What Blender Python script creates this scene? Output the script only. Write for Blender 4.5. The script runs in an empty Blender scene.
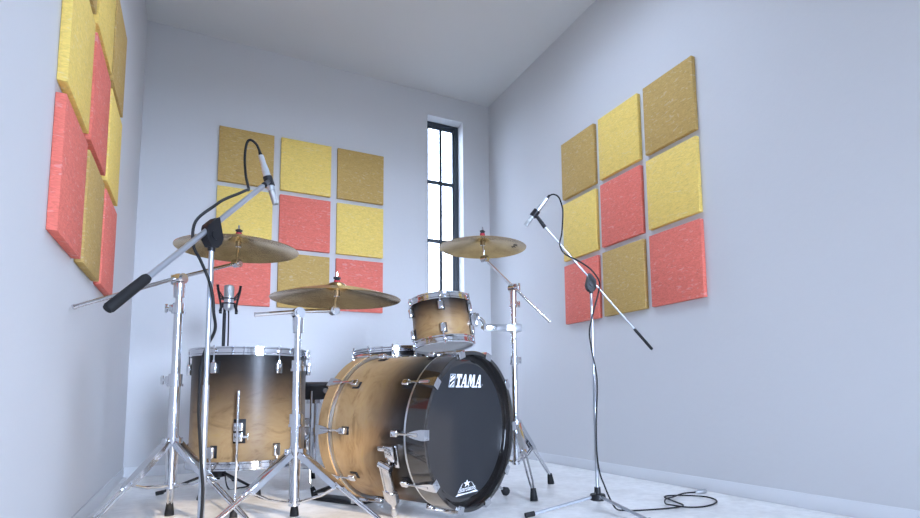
import bpy, bmesh, math, random
from mathutils import Vector, Matrix
random.seed(7)
PI = math.pi
R = math.radians
V = Vector
scn = bpy.context.scene
COL = scn.collection

# ------------------------------------------------------------------ mesh builder
class MB:
    """collects shapes (in one local frame) that become ONE mesh object"""
    def __init__(self):
        self.bm = bmesh.new()
        self.mi = 0
    def _face(self, vs):
        try:
            f = self.bm.faces.new(vs)
            f.material_index = self.mi
            return f
        except ValueError:
            return None
    def box(self, c, s, rot=None, bev=0.0, seg=2):
        m = Matrix.Translation(V(c)) @ (rot.to_4x4() if rot else Matrix()) @ Matrix.Diagonal((s[0], s[1], s[2], 1))
        r = bmesh.ops.create_cube(self.bm, size=1.0, matrix=m)
        vs = r['verts']
        fs = {f for v in vs for f in v.link_faces}
        for f in fs: f.material_index = self.mi
        if bev > 0:
            es = list({e for v in vs for e in v.link_edges})
            b = bmesh.ops.bevel(self.bm, geom=es, offset=bev, segments=seg, profile=.5, affect='EDGES')
            for f in b['faces']: f.material_index = self.mi
        return self
    def bar(self, p0, p1, w, h, up=(0, 0, 1), bev=0.0):
        p0, p1 = V(p0), V(p1)
        d = p1 - p0
        x = d.normalized()
        y = V(up).cross(x)
        if y.length < 1e-5: y = V((0, 1, 0)).cross(x)
        y.normalize()
        z = x.cross(y)
        rot = Matrix((x, y, z)).transposed()
        return self.box((p0 + p1) / 2, (d.length, w, h), rot, bev)
    def tube(self, pts, r, n=10, cap=True):
        pts = [V(p) for p in pts]
        rs = r if isinstance(r, (list, tuple)) else [r] * len(pts)
        t0 = (pts[1] - pts[0]).normalized()
        ref = V((0, 0, 1)) if abs(t0.z) < .9 else V((1, 0, 0))
        nrm = (ref - t0 * ref.dot(t0)).normalized()
        rings = []
        for i, p in enumerate(pts):
            if i == 0: t = t0
            elif i == len(pts) - 1: t = (pts[-1] - pts[-2]).normalized()
            else: t = ((pts[i + 1] - p).normalized() + (p - pts[i - 1]).normalized()).normalized()
            nrm = (nrm - t * nrm.dot(t)).normalized()
            b = t.cross(nrm)
            rings.append([self.bm.verts.new(p + (nrm * math.cos(2 * PI * k / n) + b * math.sin(2 * PI * k / n)) * rs[i]) for k in range(n)])
        for a, c in zip(rings, rings[1:]):
            for k in range(n):
                self._face((a[k], a[(k + 1) % n], c[(k + 1) % n], c[k]))
        if cap:
            self._face(list(reversed(rings[0]))); self._face(rings[-1])
        return self
    def cyl(self, p0, p1, r0, r1=None, n=20):
        return self.tube([p0, p1], [r0, r0 if r1 is None else r1], n)
    def curve(self, pts, r, sub=6, n=8):
        return self.tube(smooth(pts, sub), r, n)
    def lathe(self, prof, m=None, n=64, a0=0.0, a1=2 * PI, close=False):
        """revolve (r, z) profile about local z; m places it"""
        m = m or Matrix()
        full = abs(a1 - a0 - 2 * PI) < 1e-6
        k = n if full else n + 1
        cols = []
        pv = [None if r > 1e-7 else self.bm.verts.new(m @ V((0, 0, z))) for r, z in prof]
        for i in range(k):
            a = a0 + (a1 - a0) * i / n
            cols.append([pv[j] or self.bm.verts.new(m @ V((r * math.cos(a), r * math.sin(a), z))) for j, (r, z) in enumerate(prof)])
        L = len(prof)
        for i in range(n):
            a, b = cols[i], cols[(i + 1) % k]
            for j in range(L if close else L - 1):
                q = [a[j], b[j], b[(j + 1) % L], a[(j + 1) % L]]
                u = []
                for v in q:
                    if v not in u: u.append(v)
                if len(u) > 2: self._face(u)
        return self
    def poly(self, pts, m=None, th=0.0):
        """flat polygon (x, y) in plane of m, optionally with thickness along its z"""
        m = m or Matrix()
        f = self._face([self.bm.verts.new(m @ V((p[0], p[1], th))) for p in pts])
        if th:
            bot = [self.bm.verts.new(m @ V((p[0], p[1], 0))) for p in pts]
            top = list(f.verts)
            for i in range(len(pts)):
                j = (i + 1) % len(pts)
                self._face((bot[i], bot[j], top[j], top[i]))
            self._face(list(reversed(bot)))
        return self
    def text(self, s, m, size=1.0, shear=0.0, extrude=0.0):
        cu = bpy.data.curves.new('txt', 'FONT')
        cu.body = s; cu.size = size; cu.shear = shear; cu.extrude = extrude; cu.align_x = 'CENTER'
        ob = bpy.data.objects.new('txt', cu); COL.objects.link(ob)
        dg = bpy.context.evaluated_depsgraph_get()
        me = bpy.data.meshes.new_from_object(ob.evaluated_get(dg))
        me.transform(m)
        n0 = len(self.bm.faces)
        self.bm.from_mesh(me)
        self.bm.faces.ensure_lookup_table()
        for f in self.bm.faces[n0:]: f.material_index = self.mi
        bpy.data.objects.remove(ob); bpy.data.curves.remove(cu); bpy.data.meshes.remove(me)
        return self

def smooth(pts, sub=6):
    P = [V(p) for p in pts]
    P = [P[0] * 2 - P[1]] + P + [P[-1] * 2 - P[-2]]
    out = []
    for i in range(1, len(P) - 2):
        a, b, c, d = P[i - 1:i + 3]
        for k in range(sub):
            t = k / sub
            out.append(.5 * (2 * b + (c - a) * t + (2 * a - 5 * b + 4 * c - d) * t * t + (3 * b - a - 3 * c + d) * t ** 3))
    out.append(P[-2])
    return out

WORLD = {}
def base(name, loc, label, cat, group=None):
    """an Empty at a thing's base"""
    o = bpy.data.objects.new(name, None)
    o.empty_display_size = .05
    COL.objects.link(o)
    o.location = loc
    WORLD[o] = Matrix.Translation(V(loc))
    o['label'] = label; o['category'] = cat
    if group: o['group'] = group
    return o

def part(name, mb, mat, parent=None, frame=None, sharp=35, label=None):
    """mb's verts are in `frame`'s coordinates (world when none)"""
    me = bpy.data.meshes.new(name)
    bmesh.ops.recalc_face_normals(mb.bm, faces=mb.bm.faces)
    mb.bm.to_mesh(me); mb.bm.free()
    for m in (mat if isinstance(mat, (list, tuple)) else [mat]): me.materials.append(m)
    me.polygons.foreach_set('use_smooth', [True] * len(me.polygons))
    me.set_sharp_from_angle(angle=R(sharp))
    o = bpy.data.objects.new(name, me)
    COL.objects.link(o)
    F = frame.copy() if frame else Matrix()
    if frame is None and parent is not None:        # keep origins near the thing
        w = WORLD[parent]
        me.transform(w.inverted()); F = w.copy()
    elif frame is None:
        c = sum((V(b) for b in o.bound_box), V()) / 8
        zmin = min(b[2] for b in o.bound_box)
        c.z = zmin
        me.transform(Matrix.Translation(-c)); F = Matrix.Translation(c)
    if parent is not None:
        o.parent = parent
        o.matrix_basis = WORLD[parent].inverted() @ F
    else:
        o.matrix_basis = F
    WORLD[o] = F
    if label: o['label'] = label
    return o

def single(name, mb, mat, label, cat, group=None, frame=None, sharp=35):
    o = part(name, mb, mat, None, frame, sharp)
    o['label'] = label; o['category'] = cat
    if group: o['group'] = group
    return o

def struct(name, mb, mat, parent=None):
    o = part(name, mb, mat, parent)
    o['kind'] = 'structure'
    return o

def frame_z(o, z, xh=(1, 0, 0)):
    z = V(z).normalized(); x = V(xh); x = (x - z * x.dot(z)).normalized(); y = z.cross(x)
    m = Matrix((x, y, z)).transposed().to_4x4(); m.translation = V(o)
    return m

# ------------------------------------------------------------------ materials
def new_mat(name):
    m = bpy.data.materials.new(name); m.use_nodes = True
    nt = m.node_tree
    return m, nt, nt.nodes['Principled BSDF']
def N(nt, t, **kw):
    n = nt.nodes.new(t)
    for k, v in kw.items():
        if k in n.inputs: n.inputs[k].default_value = v
        else: setattr(n, k, v)
    return n
def plain(name, col, rough=.5, metal=0.0, coat=0.0, spec=.5, bump=0.0, bscale=200):
    m, nt, b = new_mat(name)
    b.inputs['Base Color'].default_value = (*col, 1)
    b.inputs['Roughness'].default_value = rough
    b.inputs['Metallic'].default_value = metal
    b.inputs['Coat Weight'].default_value = coat
    b.inputs['Coat Roughness'].default_value = .06
    b.inputs['Specular IOR Level'].default_value = spec
    if bump:
        tc = N(nt, 'ShaderNodeTexCoord')
        nz = N(nt, 'ShaderNodeTexNoise', Scale=bscale, Detail=3.0)
        bp = N(nt, 'ShaderNodeBump', Strength=bump, Distance=.002)
        nt.links.new(tc.outputs['Object'], nz.inputs['Vector'])
        nt.links.new(nz.outputs['Fac'], bp.inputs['Height'])
        nt.links.new(bp.outputs['Normal'], b.inputs['Normal'])
    return m
def ramp(nt, stops):
    r = N(nt, 'ShaderNodeValToRGB')
    e = r.color_ramp.elements
    e[0].position, e[0].color = stops[0][0], (*stops[0][1], 1)
    e[1].position, e[1].color = stops[-1][0], (*stops[-1][1], 1)
    for p, c in stops[1:-1]:
        k = e.new(p); k.color = (*c, 1)
    return r

M_wall = plain('white_plaster', (.62, .62, .63), .75, bump=.30, bscale=42)
M_ceil = plain('ceiling_paint', (.66, .655, .64), .8, bump=.05, bscale=80)
M_trim = plain('white_gloss_paint', (.72, .73, .75), .35)
M_chrome = plain('chrome', (.67, .68, .71), .10, 1.0)
M_steel = plain('satin_steel', (.62, .64, .67), .28, 1.0)
M_tube = plain('grey_metal_tube', (.50, .53, .58), .32, .85)
M_black = plain('black_plastic', (.010, .010, .012), .45, spec=.3)
M_rubber = plain('black_rubber', (.012, .012, .013), .7, spec=.25)
M_cable = plain('black_cable', (.008, .008, .009), .55, spec=.25)
M_frame = plain('dark_grey_window_frame', (.035, .045, .06), .4)
M_hoopblk = plain('black_lacquer', (.008, .007, .007), .12, coat=1.0)
M_headblk = plain('black_drum_head', (.016, .017, .020), .40, spec=.3)
M_headwht = plain('coated_drum_head', (.60, .60, .60), .55)
M_white = plain('white_print', (.85, .88, .9), .5)
M_whitedim = plain('pale_print', (.38, .42, .48), .5)
M_red = plain('red_felt', (.45, .03, .05), .8)
M_vinyl = plain('black_vinyl', (.014, .014, .016), .45)
M_grille = plain('mic_grille', (.45, .47, .48), .35, 1.0, bump=.8, bscale=900)
M_silver = plain('silver_mic_body', (.66, .70, .74), .3, .9)
M_ink = plain('black_ink', (.02, .015, .01), .5)
M_ground = plain('outdoor_ground', (.13, .13, .12), .9)

def make_floor_mat():
    m, nt, b = new_mat('pale_concrete_floor')
    tc = N(nt, 'ShaderNodeTexCoord')
    n1 = N(nt, 'ShaderNodeTexNoise', Scale=5.5, Detail=7.0, Roughness=.62, Distortion=.6)
    n2 = N(nt, 'ShaderNodeTexNoise', Scale=28.0, Detail=4.0, Roughness=.6)
    nt.links.new(tc.outputs['Object'], n1.inputs['Vector']); nt.links.new(tc.outputs['Object'], n2.inputs['Vector'])
    r1 = ramp(nt, [(.34, (.78, .755, .72)), (.5, (.86, .845, .815)), (.66, (.92, .905, .88))])
    r2 = ramp(nt, [(.3, (.82, .82, .82)), (.7, (1, 1, 1))])
    mx = N(nt, 'ShaderNodeMix', data_type='RGBA', blend_type='MULTIPLY'); mx.inputs['Factor'].default_value = 1
    nt.links.new(n1.outputs['Fac'], r1.inputs['Fac']); nt.links.new(n2.outputs['Fac'], r2.inputs['Fac'])
    nt.links.new(r1.outputs['Color'], mx.inputs[6]); nt.links.new(r2.outputs['Color'], mx.inputs[7])
    nt.links.new(mx.outputs[2], b.inputs['Base Color'])
    b.inputs['Roughness'].default_value = .28
    b.inputs['Specular IOR Level'].default_value = .8
    bp = N(nt, 'ShaderNodeBump', Strength=.06, Distance=.002)
    nt.links.new(n2.outputs['Fac'], bp.inputs['Height']); nt.links.new(bp.outputs['Normal'], b.inputs['Normal'])
    return m
M_floor = make_floor_mat()

def panel_mat(name, col, seed):
    """pressed wood-wool board: short streaky fibres, a few pale ones"""
    m, nt, b = new_mat(name)
    tc = N(nt, 'ShaderNodeTexCoord')
    mp = N(nt, 'ShaderNodeMapping'); mp.inputs['Scale'].default_value = (34, 34, 105); mp.inputs['Location'].default_value = (seed, seed * 2, 0)
    oi = N(nt, 'ShaderNodeObjectInfo')
    ad = N(nt, 'ShaderNodeVectorMath', operation='ADD')
    sc = N(nt, 'ShaderNodeMath', operation='MULTIPLY'); sc.inputs[1].default_value = 40
    nt.links.new(oi.outputs['Random'], sc.inputs[0])
    nt.links.new(tc.outputs['Object'], ad.inputs[0]); nt.links.new(sc.outputs[0], ad.inputs[1])
    nt.links.new(ad.outputs[0], mp.inputs['Vector'])
    n1 = N(nt, 'ShaderNodeTexNoise', Scale=1.0, Detail=5.0, Roughness=.65, Distortion=1.8)
    n2 = N(nt, 'ShaderNodeTexNoise', Scale=.40, Detail=2.5, Roughness=.55, Distortion=2.6)
    nt.links.new(mp.outputs[0], n1.inputs['Vector']); nt.links.new(mp.outputs[0], n2.inputs['Vector'])
    d = tuple(c * .84 for c in col); l = tuple(min(1, c * 1.12 + .01) for c in col)
    r1 = ramp(nt, [(.32, d), (.5, col), (.7, l)])
    pale = tuple(min(1, c * .72 + .24) for c in col)
    r2 = ramp(nt, [(.605, (0, 0, 0)), (.67, (.55, .55, .55))])
    mx = N(nt, 'ShaderNodeMix', data_type='RGBA')
    nt.links.new(n1.outputs['Fac'], r1.inputs['Fac']); nt.links.new(n2.outputs['Fac'], r2.inputs['Fac'])
    nt.links.new(r2.outputs['Color'], mx.inputs[0]); nt.links.new(r1.outputs['Color'], mx.inputs[6]); mx.inputs[7].default_value = (*pale, 1)
    nt.links.new(mx.outputs[2], b.inputs['Base Color'])
    b.inputs['Roughness'].default_value = .75
    b.inputs['Specular IOR Level'].default_value = .2
    bp = N(nt, 'ShaderNodeBump', Strength=.55, Distance=.004)
    nt.links.new(n1.outputs['Fac'], bp.inputs['Height']); nt.links.new(bp.outputs['Normal'], b.inputs['Normal'])
    return m
M_panel = {'yellow': panel_mat('yellow_wood_wool', (.86, .62, .165), 3),
           'tan': panel_mat('brown_wood_wool', (.53, .35, .115), 11),
           'red': panel_mat('coral_wood_wool', (.78, .19, .14), 23)}

def burst_mat(name, z0, z1, flip=False):
    """lacquered maple, black fading into honey along the drum's own axis"""
    m, nt, b = new_mat(name)
    tc = N(nt, 'ShaderNodeTexCoord')
    sp = N(nt, 'ShaderNodeSeparateXYZ')
    nt.links.new(tc.outputs['Object'], sp.inputs[0])
    mr = N(nt, 'ShaderNodeMapRange'); mr.inputs['From Min'].default_value = z0; mr.inputs['From Max'].default_value = z1
    nt.links.new(sp.outputs['Z'], mr.inputs['Value'])
    nz = N(nt, 'ShaderNodeTexNoise', Scale=9.0, Detail=4.0, Roughness=.55, Distortion=1.2)
    nt.links.new(tc.outputs['Object'], nz.inputs['Vector'])
    ma = N(nt, 'ShaderNodeMath', operation='MULTIPLY_ADD'); ma.inputs[1].default_value = .10
    nt.links.new(nz.outputs['Fac'], ma.inputs[0]); nt.links.new(mr.outputs[0], ma.inputs[2])
    r = ramp(nt, [(.05, (.006, .005, .005)), (.24, (.020, .013, .008)), (.46, (.095, .057, .030)), (.72, (.235, .145, .068)), (1.0, (.375, .238, .110))])
    nt.links.new(ma.outputs[0], r.inputs['Fac'])
    mp = N(nt, 'ShaderNodeMapping'); mp.inputs['Scale'].default_value = (6, 6, 12)
    n2 = N(nt, 'ShaderNodeTexNoise', Scale=1.0, Detail=6.0, Roughness=.6, Distortion=2.2)
    nt.links.new(tc.outputs['Object'], mp.inputs[0]); nt.links.new(mp.outputs[0], n2.inputs['Vector'])
    r2 = ramp(nt, [(.30, (.58, .52, .42)), (.46, (.92, .88, .84)), (.6, (1, 1, 1)), (.72, (1.0, .98, .74))])
    nt.links.new(n2.outputs['Fac'], r2.inputs['Fac'])
    mx = N(nt, 'ShaderNodeMix', data_type='RGBA', blend_type='MULTIPLY'); mx.inputs[0].default_value = 1
    nt.links.new(r.outputs['Color'], mx.inputs[6]); nt.links.new(r2.outputs['Color'], mx.inputs[7])
    nt.links.new(mx.outputs[2], b.inputs['Base Color'])
    b.inputs['Roughness'].default_value = .38
    b.inputs['Specular IOR Level'].default_value = .35
    b.inputs['Coat Weight'].default_value = .10
    b.inputs['Coat Roughness'].default_value = .22
    return m

def brass_mat():
    m, nt, b = new_mat('lathed_bronze')
    tc = N(nt, 'ShaderNodeTexCoord')
    sp = N(nt, 'ShaderNodeSeparateXYZ'); nt.links.new(tc.outputs['Object'], sp.inputs[0])
    cx = N(nt, 'ShaderNodeCombineXYZ'); nt.links.new(sp.outputs['X'], cx.inputs[0]); nt.links.new(sp.outputs['Y'], cx.inputs[1])
    ln = N(nt, 'ShaderNodeVectorMath', operation='LENGTH'); nt.links.new(cx.outputs[0], ln.inputs[0])
    mu = N(nt, 'ShaderNodeMath', operation='MULTIPLY'); mu.inputs[1].default_value = 900
    nt.links.new(ln.outputs['Value'], mu.inputs[0])
    sn = N(nt, 'ShaderNodeMath', operation='SINE'); nt.links.new(mu.outputs[0], sn.inputs[0])
    nz = N(nt, 'ShaderNodeTexNoise', Scale=14.0, Detail=4.0); nt.links.new(tc.outputs['Object'], nz.inputs['Vector'])
    r = ramp(nt, [(.3, (.37, .235, .085)), (.7, (.57, .385, .16))]); nt.links.new(nz.outputs['Fac'], r.inputs['Fac'])
    nt.links.new(r.outputs['Color'], b.inputs['Base Color'])
    b.inputs['Metallic'].default_value = 1; b.inputs['Roughness'].default_value = .24
    b.inputs['Anisotropic'].default_value = .85; b.inputs['Anisotropic Rotation'].default_value = .25
    tg = N(nt, 'ShaderNodeTangent', direction_type='RADIAL', axis='Z'); nt.links.new(tg.outputs[0], b.inputs['Tangent'])
    bp = N(nt, 'ShaderNodeBump', Strength=.12, Distance=.0006)
    nt.links.new(sn.outputs[0], bp.inputs['Height']); nt.links.new(bp.outputs['Normal'], b.inputs['Normal'])
    return m
M_brass = brass_mat()

def glass_mat():
    m, nt, b = new_mat('window_glass')
    nt.nodes.remove(b)
    out = nt.nodes['Material Output']
    t = N(nt, 'ShaderNodeBsdfTransparent'); g = N(nt, 'ShaderNodeBsdfGlossy', Roughness=.02)
    mx = N(nt, 'ShaderNodeMixShader'); mx.inputs[0].default_value = .05
    nt.links.new(t.outputs[0], mx.inputs[1]); nt.links.new(g.outputs[0], mx.inputs[2])
    nt.links.new(mx.outputs[0], out.inputs[0])
    return m
M_glass = glass_mat()

# ------------------------------------------------------------------ the room
XL, XR, YB, YF, ZC, TH = -.3558, 2.1052, 4.025, -2.20, 2.880, .132
WX0, WX1, WZ0, WZ1 = 1.556, 1.868, .72, 2.690          # narrow window in the back wall
FX0, FX1, FZ0, FZ1 = .62, 1.64, .25, 2.06               # unseen front wall opening behind the camera, added and sized to light the room
KX0, KX1, KY0, KY1, KH = .62, 1.46, 1.84, 2.64, .36     # unseen roof light, added for light from above; its well keeps the sun out

def span(x0, x1, y0, y1, z0, z1, mb):
    mb.box(((x0 + x1) / 2, (y0 + y1) / 2, (z0 + z1) / 2), (x1 - x0, y1 - y0, z1 - z0)); return mb

m = MB(); span(XL - TH, XR + TH, YF - TH, YB + TH, -.12, 0, m); struct('floor', m, M_floor)
m = MB()
span(XL - TH, KX0, YF - TH, YB + TH, ZC, ZC + KH, m); span(KX1, XR + TH, YF - TH, YB + TH, ZC, ZC + KH, m)
span(KX0, KX1, YF - TH, KY0, ZC, ZC + KH, m); span(KX0, KX1, KY1, YB + TH, ZC, ZC + KH, m); struct('ceiling', m, M_ceil)
m = MB()
span(XL - TH, WX0, YB, YB + TH, 0, ZC, m); span(WX1, XR + TH, YB, YB + TH, 0, ZC, m)
span(WX0, WX1, YB, YB + TH, 0, WZ0, m); span(WX0, WX1, YB, YB + TH, WZ1, ZC, m); struct('wall_back', m, M_wall)
m = MB(); span(XR, XR + TH, YF, YB, 0, ZC, m); struct('wall_right', m, M_wall)
m = MB(); span(XL - TH, XL, YF, YB, 0, ZC, m); struct('wall_left', m, M_wall)
m = MB()
span(XL - TH, FX0, YF - TH, YF, 0, ZC, m); span(FX1, XR + TH, YF - TH, YF, 0, ZC, m)
span(FX0, FX1, YF - TH, YF, 0, FZ0, m); span(FX0, FX1, YF - TH, YF, FZ1, ZC, m); struct('wall_front', m, M_wall)

def skirting(name, x0, x1, y0, y1):
    m = MB(); m.box(((x0 + x1) / 2, (y0 + y1) / 2, .0295), (x1 - x0, y1 - y0, .059), bev=.0012); struct(name, m, M_trim)
BT = .005
skirting('baseboard_left', XL, XL + BT, YF, YB)
skirting('baseboard_back', XL + BT, XR - BT, YB - BT, YB)
skirting('baseboard_right', XR - BT, XR, YF, YB)

m = MB(); span(-25, 25, -25, 25, -.5, -.14, m); struct('ground', m, M_ground)

# back window: frame set 0.10 m into the wall, two columns of panes
def window(name, x0, x1, z0, z1, y, fw, mull, bars, axis='y', glass=True, side=.028):
    w = bpy.data.objects.new(name, None); COL.objects.link(w); w['kind'] = 'structure'
    def P(u, d, z): return (u, d, z) if axis == 'y' else (d, u, z)
    def S(mb, u0, u1, d0, d1, za, zb, bev=.002):
        a, b = P(u0, d0, za), P(u1, d1, zb)
        mb.box([(p + q) / 2 for p, q in zip(a, b)], [abs(q - p) for p, q in zip(a, b)], bev=bev)
    w.location = P((x0 + x1) / 2, y, z0); WORLD[w] = Matrix.Translation(w.location)
    d0, d1 = (y, y + side)
    f = MB()
    S(f, x0, x0 + fw, d0, d1, z0, z1); S(f, x1 - fw, x1, d0, d1, z0, z1)
    S(f, x0 + fw, x1 - fw, d0, d1, z0, z0 + fw); S(f, x0 + fw, x1 - fw, d0, d1, z1 - fw, z1)
    struct('window_frame', f, M_frame, w)
    s = MB(); k = .016                        # inner sash, a little set back
    S(s, x0 + fw, x0 + fw + k, d0 + .006, d1, z0 + fw, z1 - fw); S(s, x1 - fw - k, x1 - fw, d0 + .006, d1, z0 + fw, z1 - fw)
    S(s, x0 + fw + k, x1 - fw - k, d0 + .006, d1, z1 - fw - k, z1 - fw); S(s, x0 + fw + k, x1 - fw - k, d0 + .006, d1, z0 + fw, z0 + fw + k)
    for c in mull: S(s, c - .0125, c + .0125, d0 + .008, d1 - .005, z0 + fw + k, z1 - fw - k)
    for z in bars: S(s, x0 + fw + k, x1 - fw - k, d0 + .009, d1 - .006, z - .016, z + .016)
    struct('sash', s, M_frame, w)
    if glass:
        g = MB(); S(g, x0 + fw + k, x1 - fw - k, d1 - .004, d1 - .001, z0 + fw + k, z1 - fw - k, 0)
        struct('pane', g, M_glass, w)
window('window_1', WX0, WX1, WZ0, WZ1, YB + .10, .034, [1.7156], [2.184, 1.695, 1.206])

window('window_unseen_front', FX0, FX1, FZ0, FZ1, YF - .14, .05, [], [], 'y', False)  # unseen frame around the opening added to let daylight in

# ------------------------------------------------------------------ acoustic panels
PS, PZ, PG, PGZ, PT = .341, .3758, .0461, .0338, .0245
PAT = [['tan', 'yellow', 'tan'], ['yellow', 'red', 'yellow'], ['red', 'tan', 'red']]
CNAME = {'tan': 'brown', 'yellow': 'yellow', 'red': 'coral red'}
ROW = ['top', 'middle', 'bottom']
def panel(c, size, col, label, group):
    mb = MB(); mb.box(c, size, bev=.0018, seg=2)
    single('acoustic_panel', mb, M_panel[col], label, 'acoustic panel', group)
for r in range(3):
    for c in range(3):
        col = PAT[r][c]
        x = .081 + c * (PS + PG) + PS / 2
        z = 2.2595 - r * (PZ + PGZ) - PZ / 2
        where = ['column farthest from the window', 'middle column', 'column next to the window'][c]
        panel((x, YB - PT / 2 - .0005, z), (PS, PT, PZ), col, f'{CNAME[col]} square acoustic panel, {ROW[r]} row, {where}, wall behind the drums', 'acoustic panels on the back wall')
        y = 2.945 - c * (PS + PG) - PS / 2
        z = 2.0926 - r * (PZ + PGZ) - PZ / 2
        where = ['column nearest the window corner', 'middle column', 'column nearest the viewer'][c]
        panel((XR - PT / 2 - .0005, y, z), (PT, PS, PZ), col, f'{CNAME[col]} square acoustic panel, {ROW[r]} row, {where}, wall on the right', 'acoustic panels on the right wall')
        y = 1.794 + c * (PS + PG) + PS / 2
        z = 2.0902 - r * (PZ + PGZ) - PZ / 2
        where = ['column nearest the viewer', 'middle column', 'column nearest the corner'][c]
        panel((XL + PT / 2 + .0005, y, z), (PT, PS, PZ), col, f'{CNAME[col]} square acoustic panel, {ROW[r]} row, {where}, wall on the left', 'acoustic panels on the left wall')

# ------------------------------------------------------------------ drum pieces
def hoop_prof(ro, z0, z1, up):
    """flanged steel hoop: ring with rolled lips"""
    t = .004
    o = .004
    if up:
        return [(ro - o - t, z0), (ro, z0), (ro, z0 + .006), (ro - o, z0 + .010), (ro - o, z1 - .008), (ro, z1 - .005), (ro, z1), (ro - o - t - .003, z1), (ro - o - t - .003, z1 - .006)]
    return [(ro - o - t, z1), (ro, z1), (ro, z1 - .006), (ro - o, z1 - .010), (ro - o, z0 + .008), (ro, z0 + .005), (ro, z0), (ro - o - t - .003, z0), (ro - o - t - .003, z0 + .006)]

def az_frame(a, r, z):
    """local frame on a shell: x outward, y tangent, z up"""
    x = V((math.cos(a), math.sin(a), 0)); y = V((-math.sin(a), math.cos(a), 0)); zz = V((0, 0, 1))
    m = Matrix((x, y, zz)).transposed().to_4x4(); m.translation = x * r + V((0, 0, z)); return m

def tub_drum(name, F, loc, label, rs, ro, zb0, zb1, zt0, zt1, azs, lug_t, lug_b, shell_mat, lugh=.042, bot_mat=None, lugw=.022):
    t = base(name, loc, label, 'drum')
    m = MB(); m.lathe([(rs, zb1 - .006), (rs, zt0 + .006), (rs - .007, zt0 + .006), (rs - .007, zb1 - .006)], close=True, n=96); part('shell', m, shell_mat, t, F)
    m = MB(); m.lathe([(0, zt1 - .012), (ro - .010, zt1 - .012), (ro - .010, zt1 - .016), (rs - .002, zt0 + .004)], n=96); part('batter_head', m, M_headwht, t, F)
    m = MB(); m.lathe([(0, zb0 + .012), (ro - .010, zb0 + .012), (ro - .010, zb0 + .016), (rs - .002, zb1 - .004)], n=96); part('bottom_head', m, bot_mat or M_headwht, t, F)
    m = MB(); m.lathe(hoop_prof(ro, zt0, zt1, True), n=96, close=True); part('hoop', m, M_chrome, t, F)
    m = MB(); m.lathe(hoop_prof(ro, zb0, zb1, False), n=96, close=True); part('hoop', m, M_chrome, t, F)
    for a in azs:
        for zl, zh, s in ((lug_t, (zt0 + zt1) / 2, 1), (lug_b, (zb0 + zb1) / 2, -1)):
            f = az_frame(a, rs, zl)
            m = MB(); rot = f.to_3x3()
            m.box(f @ V((.011, 0, 0)), (.018, lugw, lugh), rot, bev=.005, seg=3)
            m.cyl(f @ V((.014, 0, s * lugh * .4)), f @ V((.014, 0, s * (lugh * .5 + .008))), .0055, n=10)
            lg = part('lug', m, M_chrome, t, F)
            m = MB(); m.box(f @ V((.0012, lugw * .16, lugh * .04)), (.0022, lugw + .004, lugh + .004), rot, bev=.0008); part('gasket', m, M_black, lg, F)
            m = MB()
            g = az_frame(a, ro - .001, zh)
            m.cyl(f @ V((.014, 0, s * (lugh * .5 + .004))), V(g @ V((.0, 0, s * .018))), .0032, n=8)
            m.box(g @ V((.001, 0, 0)), (.008, .014, .016), g.to_3x3(), bev=.003)
            m.cyl(g @ V((.0, 0, s * .010)), g @ V((.0, 0, s * .022)), .005, n=8)
            part('tension_rod', m, M_chrome, t, F)
    return t

# floor tom
FT = V((.216, 2.713, 0))
ft_view = math.atan2(-FT.y, -FT.x)                         # azimuth that faces the viewer
F_ft = Matrix.Translation(FT)
ft_az = [ft_view + R(d) for d in (-34, 26, 86, 146, 206, 266)]
FTR = .231
tom = tub_drum('floor_tom', F_ft, FT, 'large floor tom in black to honey fade standing below the leftmost cymbal', FTR, .245, .172, .206, .630, .664, ft_az, .578, .243, burst_mat('floor_tom_burst', .625, .29), lugh=.046, lugw=.026)
for d in (-9, 99, 222):
    a = ft_view + R(d)
    f = az_frame(a, FTR, .325); rot = f.to_3x3()
    m = MB()
    m.box(f @ V((.013, 0, .018)), (.024, .034, .034), rot, bev=.004); m.box(f @ V((.013, 0, -.022)), (.024, .034, .036), rot, bev=.004)
    m.cyl(f @ V((.013, .016, -.022)), f @ V((.013, .034, -.022)), .006, n=10); m.box(f @ V((.013, .036, -.022)), (.010, .004, .026), rot, bev=.0015)
    br = part('leg_bracket', m, M_chrome, tom, F_ft)
    m = MB(); m.box(f @ V((.0012, .002, 0)), (.0022, .046, .096), rot, bev=.0008); part('gasket', m, M_black, br, F_ft)
    lo = .012
    m = MB(); m.curve([f @ V((.034, 0, .160)), f @ V((.034, 0, -.10)), f @ V((.034, 0, -.20)), f @ V((.038, 0, -.26)), f @ V((.052, 0, -.295))], .0052, 5, 10)
    lg = part('leg', m, M_chrome, tom, F_ft)
    m = MB(); m.tube([f @ V((.046, 0, -.280)), f @ V((.053, 0, -.300)), f @ V((.060, 0, -.3245))], [.009, .013, .015], 14); part('rubber_foot', m, M_rubber, lg, F_ft)

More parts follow.
